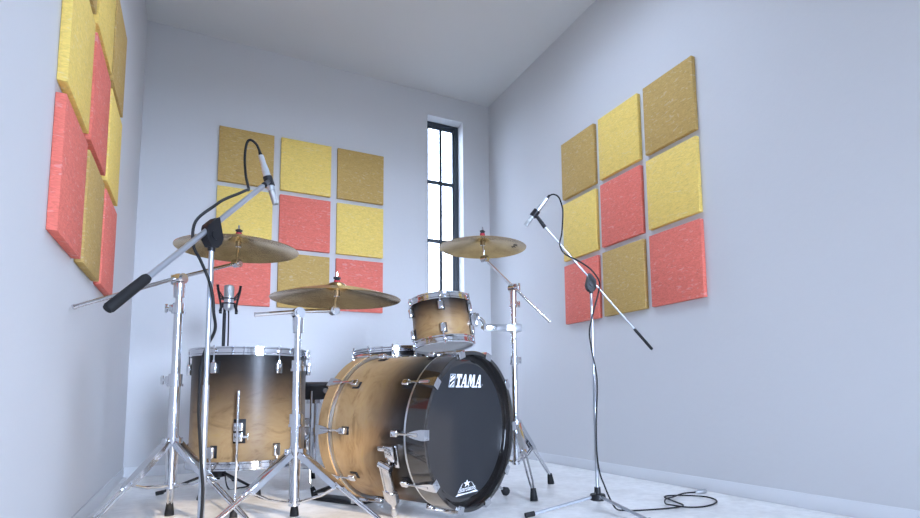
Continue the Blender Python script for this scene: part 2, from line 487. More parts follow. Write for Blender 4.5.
# rack tom (tilted towards the player), held by an arm clamped to the crash stand
RT_ax = V((-.053, .151, 1)).normalized(); RT_top = V((1.026, 2.502, .914)); RTL = .238
RT_bot = RT_top - RT_ax * RTL
F_rt = frame_z(RT_bot, RT_ax, (1, 0, 0))
rv = (F_rt.inverted() @ V((0, 0, .454))); rt_view = math.atan2(rv.y, rv.x)
rt_az = [rt_view + R(d) for d in (2, 74, 146, 218, 290)]
RTR = .136
rack = tub_drum('rack_tom', F_rt, RT_bot, 'small tilted rack tom in black to honey fade, held above the bass drum', RTR, .148, 0, .033, RTL - .033, RTL, rt_az, .172, .066, burst_mat('rack_tom_burst', .222, .085), lugh=.042, lugw=.025)
a = rt_view + R(88)
f = az_frame(a, RTR, .120)
m = MB(); m.box(f @ V((.020, 0, .0)), (.030, .040, .062), f.to_3x3(), bev=.004); m.box(f @ V((.040, 0, .012)), (.014, .032, .030), f.to_3x3(), bev=.003)
br = part('mount_bracket', m, M_chrome, rack, F_rt)
m = MB(); m.box(f @ V((.003, 0, 0)), (.004, .046, .080), f.to_3x3(), bev=.001); part('gasket', m, M_black, br, F_rt)
RT_mount = F_rt @ f @ V((.050, 0, .005))

# ------------------------------------------------------------------ bass drum
BA = V((.5061, -.8622, -.019)); BX = V((.8624, .5062, 0)); BC = V((.9455, 1.955, .3225)); BL = .520
F_b = Matrix((BX, BA.cross(BX).normalized(), BA.normalized())).transposed().to_4x4(); F_b = F_b @ Matrix.Diagonal((1.02, 1.02, 1.0, 1.0)); F_b.translation = BC
bass = base('bass_drum', (BC + F_b.to_3x3() @ V((0, -.296, -BL / 2))), 'bass drum on its side, black front head, black to honey shell', 'drum')
M_bshell = burst_mat('bass_burst', -.115, -.345)
M_hooptan = burst_mat('bass_rear_hoop_wood', 0.0, -.30)
HW = .085
HR = .052
REC = .030          # how far the front head sits inside its hoop
m = MB(); m.lathe([(.281, -HW - .008), (.281, -BL + HR + .008), (.273, -BL + HR + .008), (.273, -HW - .008)], n=128, close=True); part('shell', m, M_bshell, bass, F_b)
m = MB(); m.lathe([(.296, -.002), (.294, 0), (.283, 0), (.281, -.003), (.281, -HW), (.294, -HW), (.296, -HW + .002)], n=128, close=True); part('hoop', m, M_hoopblk, bass, F_b, label='glossy black front hoop')
m = MB(); m.lathe([(.296, -BL + .002), (.294, -BL), (.284, -BL), (.284, -BL + HR), (.294, -BL + HR), (.296, -BL + HR - .002)], n=128, close=True); part('hoop', m, M_hooptan, bass, F_b, label='honey wood rear hoop')
for z0 in (-HW - .009, -BL + HR + .001):
    m = MB(); m.lathe([(.283, z0), (.2925, z0), (.2925, z0 + .008), (.283, z0 + .008)], n=128, close=True); part('head_rim', m, M_steel, bass, F_b)
# rear head, front head with its printed marks
m = MB(); m.lathe([(0, -BL + .014), (.270, -BL + .014), (.2835, -BL + .020)], n=96); part('batter_head', m, M_headwht, bass, F_b)
m = MB(); m.lathe([(0, -REC), (.250, -REC)], n=128)
m.mi = 3
m.lathe([(.250, -REC), (.268, -REC - .001), (.2805, -REC - .010)], n=128)
def glyph(pts, z=-REC + .0006): m.poly(pts, Matrix.Translation((0, 0, z)), .0003)
m.mi = 1
LX = .0420
HB, HT, SH = .1585, .2075, .0125           # lettering: base line, cap line, slant
def sl(x, y): return (x + LX + SH * (y - HB) / (HT - HB), y)
def bars(*q):
    for p in q: glyph([sl(*c) for c in p])
h = HT - HB; se = .0062
def rect(x0, y0, x1, y1): return [(x0, y0), (x1, y0), (x1, y1), (x0, y1)]
# T
bars(rect(-.1262, HT - .0085, -.0950, HT), rect(-.1270, HT - .0165, -.1232, HT - .0085), rect(-.0985, HT - .0165, -.0948, HT - .0085),
     rect(-.1168, HB + se, -.1048, HT - .0085), rect(-.1235, HB, -.0975, HB + se))
def letter_a(x):
    bars([(x + .0035, HB + se), (x + .0075, HB + se), (x + .0205, HT - .004), (x + .0165, HT)],
         [(x + .0245, HB + se), (x + .0355, HB + se), (x + .0255, HT), (x + .0165, HT)],
         rect(x + .0095, HB + .0145, x + .0255, HB + .0205), rect(x, HB, x + .0125, HB + se), rect(x + .0205, HB, x + .0405, HB + se))
letter_a(-.0940)
xm = -.0525
bars(rect(xm - .001, HB, xm + .0125, HB + se), [(xm + .0035, HB + se), (xm + .0075, HB + se), (xm + .0125, HT), (xm + .0070, HT)],
     [(xm + .0070, HT), (xm + .0190, HT), (xm + .0270, HB + .004), (xm + .0205, HB + .004)],
     [(xm + .0205, HB + .004), (xm + .0240, HB + .004), (xm + .0385, HT), (xm + .0320, HT)],
     [(xm + .0320, HT), (xm + .0440, HT), (xm + .0475, HB + se), (xm + .0365, HB + se)], rect(xm + .0325, HB, xm + .0525, HB + se))
letter_a(.0035)
m.mi = 2
glyph([(.0535 + LX + .0028 * math.cos(k * PI / 5), HB + .010 + .0028 * math.sin(k * PI / 5)) for k in range(10)])
# badge block left of the letters: pale frame with slanting strokes
x0, x1 = -.1690, -.1345
bars(rect(x0, HB, x1, HB + .0030), rect(x0, HT - .003, x1, HT), rect(x0, HB, x0 + .003, HT), rect(x1 - .003, HB, x1, HT))
m.mi = 1
bars([(x0 + .004, HB + .004), (x0 + .012, HB + .004), (x1 - .006, HB + .018), (x1 - .006, HB + .024)],
     [(x0 + .005, HB + .019), (x0 + .005, HB + .026), (x1 - .012, HB + .038), (x1 - .006, HB + .033)],
     [(x0 + .006, HB + .031), (x0 + .006, HB + .038), (x0 + .016, HT - .005), (x0 + .022, HT - .005)],
     [(x1 - .013, HB + .003), (x1 - .006, HB + .003), (x1 - .006, HB + .012)], [(x1 - .012, HT - .012), (x1 - .006, HT - .016), (x1 - .006, HT - .005)])
# triangular script emblem near the bottom
ex, ey = -.0040, -.2340
glyph([(ex - .073, ey - .001), (ex - .058, ey + .0065), (ex - .020, ey + .0035), (ex + .020, ey + .0035), (ex + .058, ey + .0065), (ex + .073, ey - .001), (ex + .02, ey), (ex - .02, ey)])
star = []
for k in range(10):
    rr = .0165 if k % 2 == 0 else .0058
    aa = PI / 2 + k * PI / 5
    star.append((ex + 1.5 * rr * math.cos(aa), ey + .0375 + .85 * rr * math.sin(aa)))
cpt = (ex, ey + .0375)
for k in range(10): glyph([cpt, star[k], star[(k + 1) % 10]])
m.mi = 1
m.text('Starclassic', Matrix.Translation((ex, ey + .0105, -REC + .0009)), size=.0255, shear=.35)
glyph([(ex - .060, ey + .010), (ex - .057, ey + .010), (ex - .028, ey + .040), (ex - .031, ey + .040)])
glyph([(ex + .060, ey + .010), (ex + .057, ey + .010), (ex + .028, ey + .040), (ex + .031, ey + .040)])
part('front_head', m, [M_headblk, M_white, M_whitedim, M_hoopblk], bass, F_b, label='black front head with white TAMA lettering and a script emblem')
# claws, rods and lugs
for end in (0, 1):
    for k in range(10):
        a = R(180 - 36 * k)
        ca, sa = math.cos(a), math.sin(a)
        def Q(r, tn, z): return V((ca * r - sa * tn, sa * r + ca * tn, z if end == 0 else -BL - z))
        rot = Matrix((V((ca, sa, 0)), V((-sa, ca, 0)), V((0, 0, 1)))).transposed()
        m = MB()
        prof = [(-.060, .008), (-.036, .014), (-.008, .018), (.006, .018)]
        for (za, wa), (zb, wb) in zip(prof, prof[1:]):      # plate over the hoop, widening to the front
            vs = []
            for r_ in (.2965, .3045):
                for z_, w_ in ((za, wa), (zb, wb)):
                    vs.append((Q(r_, -w_, z_), Q(r_, w_, z_)))
            q = [m.bm.verts.new(p) for pr_ in vs for p in pr_]
            for idx in ((0, 1, 3, 2), (4, 6, 7, 5), (0, 4, 5, 1), (2, 3, 7, 6), (0, 2, 6, 4), (1, 5, 7, 3)): m._face([q[i] for i in idx])
        m.box(Q(.2905, 0, .0035), (.027, .036, .006), rot, bev=.002)
        m.cyl(Q(.301, 0, -.066), Q(.301, 0, -.024), .0070, n=10)
        cl = part('claw_hook', m, M_chrome, bass, F_b)
        m = MB(); m.cyl(Q(.3005, 0, -.125), Q(.3005, 0, -.056), .0038, n=8); part('tension_rod', m, M_chrome, cl, F_b)
        m = MB(); m.box(Q(.294, 0, -.132), (.022, .024, .030), rot, bev=.005, seg=3); m.cyl(Q(.300, 0, -.122), Q(.300, 0, -.110), .006, n=10)
        lg = part('lug', m, M_chrome, bass, F_b)
        m = MB(); m.box(Q(.2818, 0, -.132), (.0025, .030, .036), rot, bev=.0008); part('gasket', m, M_black, lg, F_b)
# spurs
def spur(ang, zz, foot, tn0, tip_mat):
    a = R(ang); ca, sa = math.cos(a), math.sin(a)
    rot = Matrix((V((ca, sa, 0)), V((-sa, ca, 0)), V((0, 0, 1)))).transposed()
    def Q(r, tn, z): return V((ca * r - sa * tn, sa * r + ca * tn, z))
    m = MB(); m.box(Q(.286, 0, zz), (.012, .082, .050), rot, bev=.004); m.box(Q(.300, -.012, zz + .004), (.022, .050, .040), rot, bev=.004)
    m.box(Q(.296, -.034, zz - .012), (.030, .018, .066), rot, bev=.003)
    sp = part('spur_bracket', m, M_chrome, bass, F_b)
    Fi = F_b.inverted()
    top = Q(.318, tn0, zz - .014); ft = Fi @ V(foot)
    mid = top.lerp(ft, .72)
    up = V((ca, sa, 0)); d = (ft - top).normalized(); sd_ = d.cross(up).normalized()
    m = MB(); m.bar(top, mid, .036, .022, up, bev=.004)
    for k in (-1, 1): m.bar(top + sd_ * .013 * k + up * .010, mid + sd_ * .013 * k + up * .010, .007, .010, up, bev=.002)
    m.bar(top.lerp(ft, .48), mid, .050, .030, up, bev=.004)
    m.cyl(top - sd_ * .026, top + sd_ * .026, .013, n=18)
    m.cyl(mid, ft.lerp(top, .05), .0058, n=10)
    part('spur_leg', m, M_chrome, bass, F_b)
    m = MB(); m.tube([ft.lerp(top, .14), ft.lerp(top, .05), ft], [.008, .011, .012] if tip_mat is M_steel else [.012, .020, .016], 14); part('rubber_foot' if tip_mat is M_rubber else 'spike_tip', m, tip_mat, sp, F_b)
spur(196, -.156, (.684, 2.112, .012), .026, M_steel)
spur(-30, -.165, (1.262, 2.275, .016), -.030, M_rubber)

# ------------------------------------------------------------------ snare, throne, pedal behind the bass drum
SN = V((.875, 2.775, .555)); F_sn = frame_z(SN, (-.06, .02, 1))
sn_az = [math.atan2(-SN.y, -SN.x) + R(d + 4) for d in range(0, 360, 36)]
tub_drum('snare_drum', F_sn, SN, 'snare drum with black shell just showing over the bass drum', .176, .188, 0, .026, .113, .139, sn_az, .088, .05, plain('snare_black_shell', (.012, .011, .012), .2, coat=.8), lugh=.026, lugw=.018)
st = base('snare_stand', (SN.x, SN.y, 0), 'folding chrome snare stand under the snare drum', 'stand')
m = MB(); m.cyl((SN.x, SN.y, .10), (SN.x, SN.y, .47), .012); part('pole', m, M_chrome, st)
for k in range(3):
    a = R(30 + 120 * k); d = V((math.cos(a), math.sin(a), 0))
    m = MB(); m.tube([V((SN.x, SN.y, .465)), V((SN.x, SN.y, .48)) + d * .06, V((SN.x, SN.y, .535 - .012 * math.cos(a))) + d * .205], .006, 8); ar = part('basket_arm', m, M_chrome, st)
    p = V((SN.x, SN.y, 0)) + d * .21
    m = MB(); m.tube([V((SN.x, SN.y, .20)) + d * .02, V((SN.x, SN.y, .02)) + d * .24], .007, 8); lg = part('leg', m, M_chrome, st)
    q = V((SN.x, SN.y, 0)) + d * .245
    m = MB(); m.cyl((q.x, q.y, 0), (q.x, q.y, .03), .014, .010, 12); part('rubber_foot', m, M_rubber, lg)

TC = V((.560, 3.055, 0))
th = base('drum_throne', TC, 'round black drum throne between floor tom and bass drum', 'stool')
m = MB(); m.lathe([(0, .532), (.13, .532), (.158, .528), (.168, .520), (.169, .513), (.164, .509), (.156, .452), (.148, .444), (0, .444)], Matrix.Translation(TC), 64); seat = part('seat', m, M_vinyl, th)
for k in range(6):
    a = R(-84 + 60 * k); p = TC + V((math.cos(a) * .157, math.sin(a) * .157, .487)); d = V((math.cos(a), math.sin(a), 0))
    m = MB(); m.cyl(p, p + d * .006, .013, n=14); part('vent_rivet', m, M_chrome, seat)
m = MB(); m.cyl(TC + V((0, 0, .07)), TC + V((0, 0, .445)), .0125); m.cyl(TC + V((0, 0, .26)), TC + V((0, 0, .30)), .02); m.cyl(TC + V((0, 0, .424)), TC + V((0, 0, .4445)), .05); part('post', m, M_chrome, th)
for k, az in enumerate((82, 202, 322)):
    a = R(az); d = V((math.cos(a), math.sin(a), 0)); sd = V((-d.y, d.x, 0))
    m = MB()
    for s in (-1, 1): m.bar(TC + V((0, 0, .275)) + d * .022 + sd * .010 * s, TC + V((0, 0, .025)) + d * .30 + sd * .008 * s, .003, .014)
    m.bar(TC + V((0, 0, .09)) + d * .014, TC + V((0, 0, .12)) + d * .195, .014, .004)
    lg = part('leg', m, M_chrome, th)
    q = TC + d * .305
    m = MB(); m.cyl(q, q + V((0, 0, .045)), .019, .013, 14); part('rubber_foot', m, M_rubber, lg)

pd = base('bass_drum_pedal', (.61, 2.53, 0), 'black kick pedal behind the honey rear hoop of the bass drum', 'pedal')
pdx = -V((BA.x, BA.y, 0)).normalized(); pds = V((BX.x, BX.y, 0)).normalized()
pr0 = BC + F_b.to_3x3() @ V((0, 0, -BL)); pr0.z = 0
m = MB(); m.bar(pr0 + pdx * .035 + V((0, 0, .006)), pr0 + pdx * .33 + V((0, 0, .006)), .10, .011, bev=.003); part('base_plate', m, M_black, pd)
m = MB(); m.bar(pr0 + pdx * .07 + V((0, 0, .115)), pr0 + pdx * .325 + V((0, 0, .030)), .085, .012, bev=.004); part('footboard', m, M_black, pd)
for s in (-1, 1):
    m = MB(); m.bar(pr0 + pdx * .05 + pds * s * .06 + V((0, 0, .01)), pr0 + pdx * .05 + pds * s * .055 + V((0, 0, .20)), .016, .022, pds, bev=.003); part('post', m, M_chrome, pd)
m = MB(); m.cyl(pr0 + pdx * .05 - pds * .07 + V((0, 0, .195)), pr0 + pdx * .05 + pds * .07 + V((0, 0, .195)), .010); part('cam_shaft', m, M_chrome, pd)
m = MB(); m.cyl(pr0 + pdx * .05 + V((0, 0, .195)), pr0 + pdx * .075 + V((0, 0, .34)), .004, n=8); bt = part('beater', m, M_chrome, pd)
m = MB(); m.cyl(pr0 + pdx * .052 + V((0, 0, .345)), pr0 + pdx * .098 + V((0, 0, .335)), .024, n=20); part('beater_head', m, M_headwht, bt)

# ------------------------------------------------------------------ cymbals
def cymbal(c, r, label, mark):
    m = MB(); s = r / .228
    top = [(.006, .063), (.016, .0625), (.026, .059), (.034, .052), (.040, .0455), (.047, .0425), (.075, .0390), (.12, .0305), (.165, .0190), (.20, .0085), (r / s, 0)]
    top = [(a * s, b * s) for a, b in top]
    bot = [(a, b - .0016) for a, b in reversed(top)]
    bot[0] = (top[-1][0] - .0008, -.0012)
    m.lathe(top + bot, n=128, close=True)
    m.mi = 1
    def under(rr, a):
        for (r1, z1), (r0, z0) in zip(top, top[1:]):
            if r1 <= rr <= r0:
                z = z1 + (z0 - z1) * (rr - r1) / (r0 - r1); break
        return V((rr * math.cos(a), rr * math.sin(a), z - .0018))
    rr, aa, n = mark
    wav = [(0, 0), (.006, .010), (.010, -.006), (.014, .004), (.018, .011), (.021, -.005), (.026, .003), (.030, -.003), (.034, .009), (.037, -.008), (.042, .002), (.047, -.002)]
    m.tube(smooth([under(rr + y * 1.2, aa + (x - .023) / rr * n * 1.5) for x, y in wav], 4), .0007, 6)
    F = Matrix.Translation(V(c))
    return single('cymbal', m, [M_brass, M_ink], label, 'cymbal', 'bronze cymbals on stands', F, 60)
C1 = V((.133, 2.427, 1.046)); C2 = V((.441, 2.044, .805)); C3 = V((1.156, 2.284, 1.134))
cymbal(C1, .228, 'bronze cymbal on the boom above the floor tom', (.165, R(-118), 1.0))
cymbal(C2, .228, 'lower bronze cymbal overhanging the bass drum on the middle stand', (.20, R(-52), .8))
cymbal(C3, .203, 'bronze cymbal in front of the window, above the rack tom', (.15, R(-20), 1.0))

# ------------------------------------------------------------------ cymbal stands
def collar(t, x, y, z, r, h, a):
    c = V((x, y, z)); d = V((math.cos(a), math.sin(a), 0)); s = V((-d.y, d.x, 0))
    m = MB(); m.cyl(c - V((0, 0, h / 2)), c + V((0, 0, h / 2)), r, n=20); m.cyl(c - V((0, 0, h / 2 + .003)), c - V((0, 0, h / 2 - .006)), r + .003, n=20)
    m.box(c + d * (r + .005), (.016, .016, h * .7), Matrix.Rotation(a, 3, 'Z'), bev=.003)
    cl = part('collar', m, M_chrome, t)
    m = MB(); m.cyl(c + d * (r + .010), c + d * (r + .028), .005, n=10); m.bar(c + d * (r + .026) - V((0, 0, .016)), c + d * (r + .026) + V((0, 0, .016)), .006, .010, d, bev=.002)
    part('wing_nut', m, M_chrome, cl)

def cymbal_stand(xy, ztop, zmid, zhub, zlow, legs, cym, tilt, tail, label, up2=None, ang=-2.6, swell=1.0):
    x, y = xy
    t = base('cymbal_stand', (x, y, 0), label, 'cymbal stand', 'chrome cymbal stands')
    m = MB(); m.cyl((x, y, zlow - .012), (x, y, zmid), .0145 * swell, n=24); part('lower_tube', m, M_chrome, t)
    m = MB(); m.cyl((x, y, zmid), (x, y, ztop - .10 if up2 is None else up2), .0122 * swell, n=24); part('middle_tube', m, M_chrome, t)
    if up2: 
        m = MB(); m.cyl((x, y, up2), (x, y, ztop - .05), .0098 * swell, n=20); part('upper_tube', m, M_chrome, t)
        collar(t, x, y, up2, .0165 * swell, .034, ang)
    else:
        m = MB(); m.cyl((x, y, ztop - .10), (x, y, ztop - .04), .0098, n=20); part('upper_tube', m, M_chrome, t)
    collar(t, x, y, zmid, .019 * swell, .040, ang)
    # hinge collar, lower collar
    m = MB(); m.cyl((x, y, zhub - .016), (x, y, zhub + .016), .021, n=24); m.cyl((x, y, zhub + .012), (x, y, zhub + .022), .0175, n=24)
    for az, _ in legs:
        d = V((math.cos(R(az)), math.sin(R(az)), 0)); m.box(V((x, y, zhub)) + d * .024, (.022, .022, .026), Matrix.Rotation(R(az), 3, 'Z'), bev=.003)
    part('hinge_collar', m, M_chrome, t)
    m = MB(); m.cyl((x, y, zlow - .010), (x, y, zlow + .010), .019, n=24); part('lower_collar', m, M_chrome, t)
    for az, rl in legs:
        d = V((math.cos(R(az)), math.sin(R(az)), 0)); s = V((-d.y, d.x, 0)); o = V((x, y, 0))
        p0 = o + d * .026 + V((0, 0, zhub)); p1 = o + d * (rl - .006) + V((0, 0, .040))
        j = p0.lerp(p1, .44)
        up = d.cross(s).normalized()
        m = MB()
        m.bar(p0, j, .035, .0035, bev=.001)                         # channel: top and two cheeks
        nrm = s.cross((j - p0).normalized())
        if nrm.z < 0: nrm = -nrm
        for k in (-1, 1): m.bar(p0 + s * .017 * k - nrm * .008, j + s * .017 * k - nrm * .008, .0025, .018)
        lg = part('leg', m, M_chrome, t)
        m = MB()
        for k in (-1, 1): m.tube([j.lerp(p0, .22) + s * .010 * k - nrm * .006, j + s * .010 * k - nrm * .006, j.lerp(p1, .75) + s * .008 * k, p1 + s * .003 * k], .0048, 8)
        m.bar(j.lerp(p0, .06) - nrm * .004, j.lerp(p1, .10) - nrm * .004, .026, .016, bev=.003)
        part('lower_strut', m, M_chrome, lg)
        m = MB()
        b0 = o + d * .018 + V((0, 0, zlow)); b1 = j - nrm * .012
        for k in (-1, 1): m.tube([b0 + s * .009 * k, b0.lerp(b1, .6) + s * .009 * k - V((0, 0, .008)), b1 + s * .008 * k], .0042, 8)
        m.cyl(b1 - s * .016, b1 + s * .016, .006, n=10)
        part('brace', m, M_chrome, lg)
        q = o + d * rl
        m = MB(); m.tube([q + V((0, 0, 0)), q + V((0, 0, .012)) - d * .002, q + V((0, 0, .052)) - d * .010], [.017, .0165, .0115], 14); part('rubber_foot', m, M_rubber, lg)
    # tilter on the pole top, boom arm, cymbal holder
    top = V((x, y, ztop)); ti = V(tilt); d = (ti - top); dh = V((d.x, d.y, 0)).normalized(); sd = V((-dh.y, dh.x, 0))
    m = MB(); m.cyl(top - V((0, 0, .068)), top - V((0, 0, .018)), .0150 * swell, .0165 * swell, n=20)
    m.cyl(top - sd * .018, top + sd * .018, .019, n=24); m.cyl(top - sd * .024, top - sd * .018, .013, n=16); m.box(top + V((0, 0, -.004)), (.024, .024, .044), Matrix.Rotation(math.atan2(dh.y, dh.x), 3, 'Z'), bev=.004)
    bt = part('boom_tilter', m, M_chrome, t)
    m = MB(); m.cyl(top + sd * .018, top + sd * .040, .005, n=10); m.bar(top + sd * .038 - V((0, 0, .018)), top + sd * .038 + V((0, 0, .018)), .011, .006, sd, bev=.002); part('wing_nut', m, M_chrome, bt)
    m = MB(); m.tube([V(tail), top + V((0, 0, .006)), ti], .0066, 12); m.cyl(V(tail), V(tail).lerp(top, .02), .0080, n=12); part('boom_arm', m, M_chrome, t)
    m = MB(); m.cyl(ti - sd * .014, ti + sd * .014, .0165, n=20); m.cyl(ti - sd * .019, ti + sd * .019, .009, n=14)
    cc = V(cym)
    m.cyl(ti, cc + V((0, 0, .030)), .0052, n=12); m.cyl(cc + V((0, 0, .012)), cc + V((0, 0, .034)), .011, n=16)
    m.cyl(cc + V((0, 0, .03)), cc + V((0, 0, .100)), .0034, n=10)
    part('cymbal_holder', m, M_chrome, t)
    m = MB(); m.cyl(cc + V((0, 0, .0585)), cc + V((0, 0, .069)), .0125, .011, 20); part('felt_washer', m, M_red, t)
    m = MB(); m.cyl(cc + V((0, 0, .069)), cc + V((0, 0, .084)), .0105, .0075, 16); m.bar(cc + V((-.013, 0, .079)), cc + V((.013, 0, .079)), .006, .008, bev=.002); part('top_nut', m, M_black, t)
    return t

S1 = (-.061, 2.262); S2 = (.306, 2.021); S3 = (1.366, 2.372)
cymbal_stand(S1, .880, .522, .311, .164, [(91.5, .360), (216, .300), (318, .335)], C1, (.129, 2.423, .990), (-.342, 2.130, .742), 'chrome boom cymbal stand beside the left wall and floor tom', .775, 2.6, 1.15)
cymbal_stand(S2, .745, .380, .272, .108, [(81, .329), (204, .335), (321, .335)], C2, (.432, 2.042, .764), (.165, 2.000, .729), 'chrome boom cymbal stand in front, between floor tom and bass drum', .564, 1.0, 1.12)
s3 = cymbal_stand(S3, .978, .622, .320, .135, [(19, .268), (137, .27), (-104, .27)], C3, (1.168, 2.288, 1.085), (1.530, 2.300, .808), 'chrome boom cymbal stand on the far side, carrying the rack tom clamp', .90, .3)
# clamp and tom arm on the far stand
cl = V((S3[0], S3[1], .778))
e = V((RT_mount.x + .020, RT_mount.y - .010, cl.z))
ad = (cl - e).normalized()
m = MB(); m.bar(cl - ad * .045, cl + ad * .036, .040, .036, bev=.004); m.cyl(cl - V((0, 0, .022)), cl + V((0, 0, .022)), .020, n=20)
part('clamp', m, M_steel, s3)
m = MB(); m.bar(e - ad * .010, cl - ad * .040, .026, .033, bev=.004)
m.tube([e, e + V((-.008, 0, .030)), RT_mount], .0085, 12); m.cyl(e - V((0, .014, 0)), e + V((0, .014, 0)), .013, n=16)
part('tom_arm', m, M_chrome, s3)

# ------------------------------------------------------------------ microphones and their stands
def mic_stand(xy, hub, rl, azs, zc, bo, k0, k1, tip, label, rt, rb, rg, leg_mat, tw=None):
    x, y = xy; o = V((x, y, 0))
    t = base('microphone_stand', (x, y, 0), label, 'microphone stand', 'boom microphone stands')
    m = MB(); m.lathe([(0, hub + .036), (.012, hub + .036), (.013, hub + .012), (.028, hub + .010), (.031, hub + .002), (.031, hub - .010), (.026, hub - .014), (0, hub - .014)], Matrix.Translation(o), 32); part('base_hub', m, M_black, t)
    for az in azs:
        d = V((math.cos(R(az)), math.sin(R(az)), 0))
        p1 = o + d * rl + V((0, 0, .010))
        m = MB(); m.tube([o + d * .024 + V((0, 0, hub)), p1], .0062, 10); lg = part('leg', m, leg_mat, t)
        m = MB(); m.cyl(p1 - d * .022 + V((0, 0, .004)), p1 + d * .014, .0098, n=14); part('rubber_foot', m, M_rubber, lg)
    tp = V((x, y, zc)); tip = V(tip); bp = tp + V((0, 0, bo))
    zm = hub + (tp.z - hub) * .52
    m = MB(); m.cyl((x, y, hub), (x, y, zm), rt, n=18); part('lower_tube', m, M_tube, t)
    m = MB(); m.cyl((x, y, zm), (x, y, tp.z - .02), rt * .78, n=18); part('upper_tube', m, M_tube, t)
    g0 = tip.lerp(bp, k0); g1 = tip.lerp(bp, k1)
    d = (tip - g0).normalized(); up = V((0, 0, 1)); s = d.cross(up).normalized(); n = s.cross(d)
    # teardrop clutch: round disc tapering down to the tube
    bs = math.atan2(d.z, V((d.x, d.y, 0)).length)
    cb, sb = math.cos(bs), math.sin(bs)
    ou = [(-.012, -.040), (.012, -.040), (.026, -.024), (.031, -.004)]
    for u_, v_ in ((.033, .012), (.020, .016), (-.020, .016), (-.030, .010)): ou.append((u_ * cb - v_ * sb, u_ * sb + v_ * cb + bo / rg))
    ou.append((-.026, -.020))
    f = Matrix((V((d.x, d.y, 0)).normalized(), V((0, 0, 1)), V((d.x, d.y, 0)).normalized().cross(V((0, 0, 1))))).transposed().to_4x4(); f.translation = tp
    m = MB(); m.poly([(a * rg, b * rg) for a, b in ou], f @ Matrix.Translation((0, 0, -.016 * rg)), .032 * rg); m.cyl(f @ V((0, 0, -.020 * rg)), f @ V((0, 0, .020 * rg)), .015 * rg, n=20)
    m.cyl(tp - V((0, 0, .052 * rg)), tp - V((0, 0, .03 * rg)), rt * 1.15, n=16)
    part('clutch', m, M_black, t)
    m = MB(); m.cyl(g0, tip, rb, n=16); part('boom_arm', m, M_tube, t)
    m = MB(); e = (g1 - g0).normalized(); L = (g1 - g0).length
    m.tube([g0 - e * .004, g0 + e * .004, g0 + e * (L - .006), g1], [rb * 1.3, rb * 1.65, rb * 1.75, rb * 1.4], 20); part('grip', m, M_rubber, t)
    return t

def pencil_mic(a, b, label, r=.0098):
    a, b = V(a), V(b); d = (b - a).normalized(); L = (b - a).length
    F = frame_z(a, d)
    t = base('microphone', a, label, 'microphone', 'pencil microphones')
    m = MB(); m.lathe([(0, .0), (.0075, .0), (.0085, .004), (.0085, .030), (.0095, .034), (.0095, .040), (r, .046), (r, L * .72), (r * .96, L * .72), (0, L * .72)], n=28); part('body', m, M_silver, t, F)
    m = MB(); m.lathe([(0, L * .72), (r * .92, L * .72), (r * .92, L - .004), (r * .85, L), (0, L)], n=28); part('capsule', m, M_grille, t, F)
    m = MB(); m.lathe([(0, -.016), (.004, -.016), (.0062, .0), (0, .0)], n=16); part('cable_boot', m, M_cable, t, F)
    return t, F, L

def clip(t, F, L, at, tip, r):
    tip = V(tip)
    c = F @ V((0, 0, at)); ax = F.to_3x3() @ V((0, 0, 1))
    m = MB()
    m.lathe([(r, at - .016), (r + .004, at - .015), (r + .004, at + .015), (r, at + .016)], F, 24, close=True)
    d = (tip - c).normalized()
    m.cyl(c + d * (r + .001), tip + d * .012, .0068, .0085, 14)
    part('microphone_clip', m, M_black, t)

# left overhead
LA, LB = (.1585, 1.875, 1.226), (.207, 1.868, 1.070)
ms = mic_stand((.026, 1.690), .05, .32, (55, 175, 295), (.899), .0266, 1.99, 2.485, (.166, 1.800, 1.105), 'grey boom microphone stand in front of the floor tom, with long black grip', .0083, .0075, .84, M_tube)
mic, F, L = pencil_mic(LA, LB, 'silver pencil microphone high on the left boom stand', .0112)
clip(ms, F, L, L * .53, (.166, 1.800, 1.105), .0104)
rgt, fwd = V((.882, -.4716, 0)), V((.4716, .882, 0))
def along(z, dx, dy, o=(.026, 1.690)): return V((o[0], o[1], z)) + rgt * dx + fwd * dy
m = MB(); m.curve([(.1545, 1.875, 1.240), (.144, 1.879, 1.263), (.127, 1.886, 1.276), (.117, 1.893, 1.263), (.113, 1.890, 1.214), (.116, 1.870, 1.153), (.120, 1.830, 1.108), (.121, 1.795, 1.080), (.113, 1.775, 1.070), (.090, 1.740, 1.044), (.056, 1.705, 1.012), (.031, 1.680, .982), along(.930, -.030, -.030), along(.866, -.034, -.030), along(.822, -.014, -.026), along(.770, .006, -.018), along(.725, .016, -.014), along(.684, .018, -.010), along(.641, .012, .013), along(.590, -.010, .012), along(.538, -.0145, -.004), along(.479, -.0145, -.004), along(.418, -.011, -.010), along(.346, -.002, -.015), along(.265, .006, -.0145), along(.214, .009, -.012), along(.13, .010, -.020), along(.035, .012, -.052), along(.0045, .06, -.08), (.16, 1.50, .0045), (.15, 1.36, .0045)], .0040, 6, 8)
single('microphone_cable', m, M_cable, 'black cable from the left pencil microphone, down its stand', 'cable')

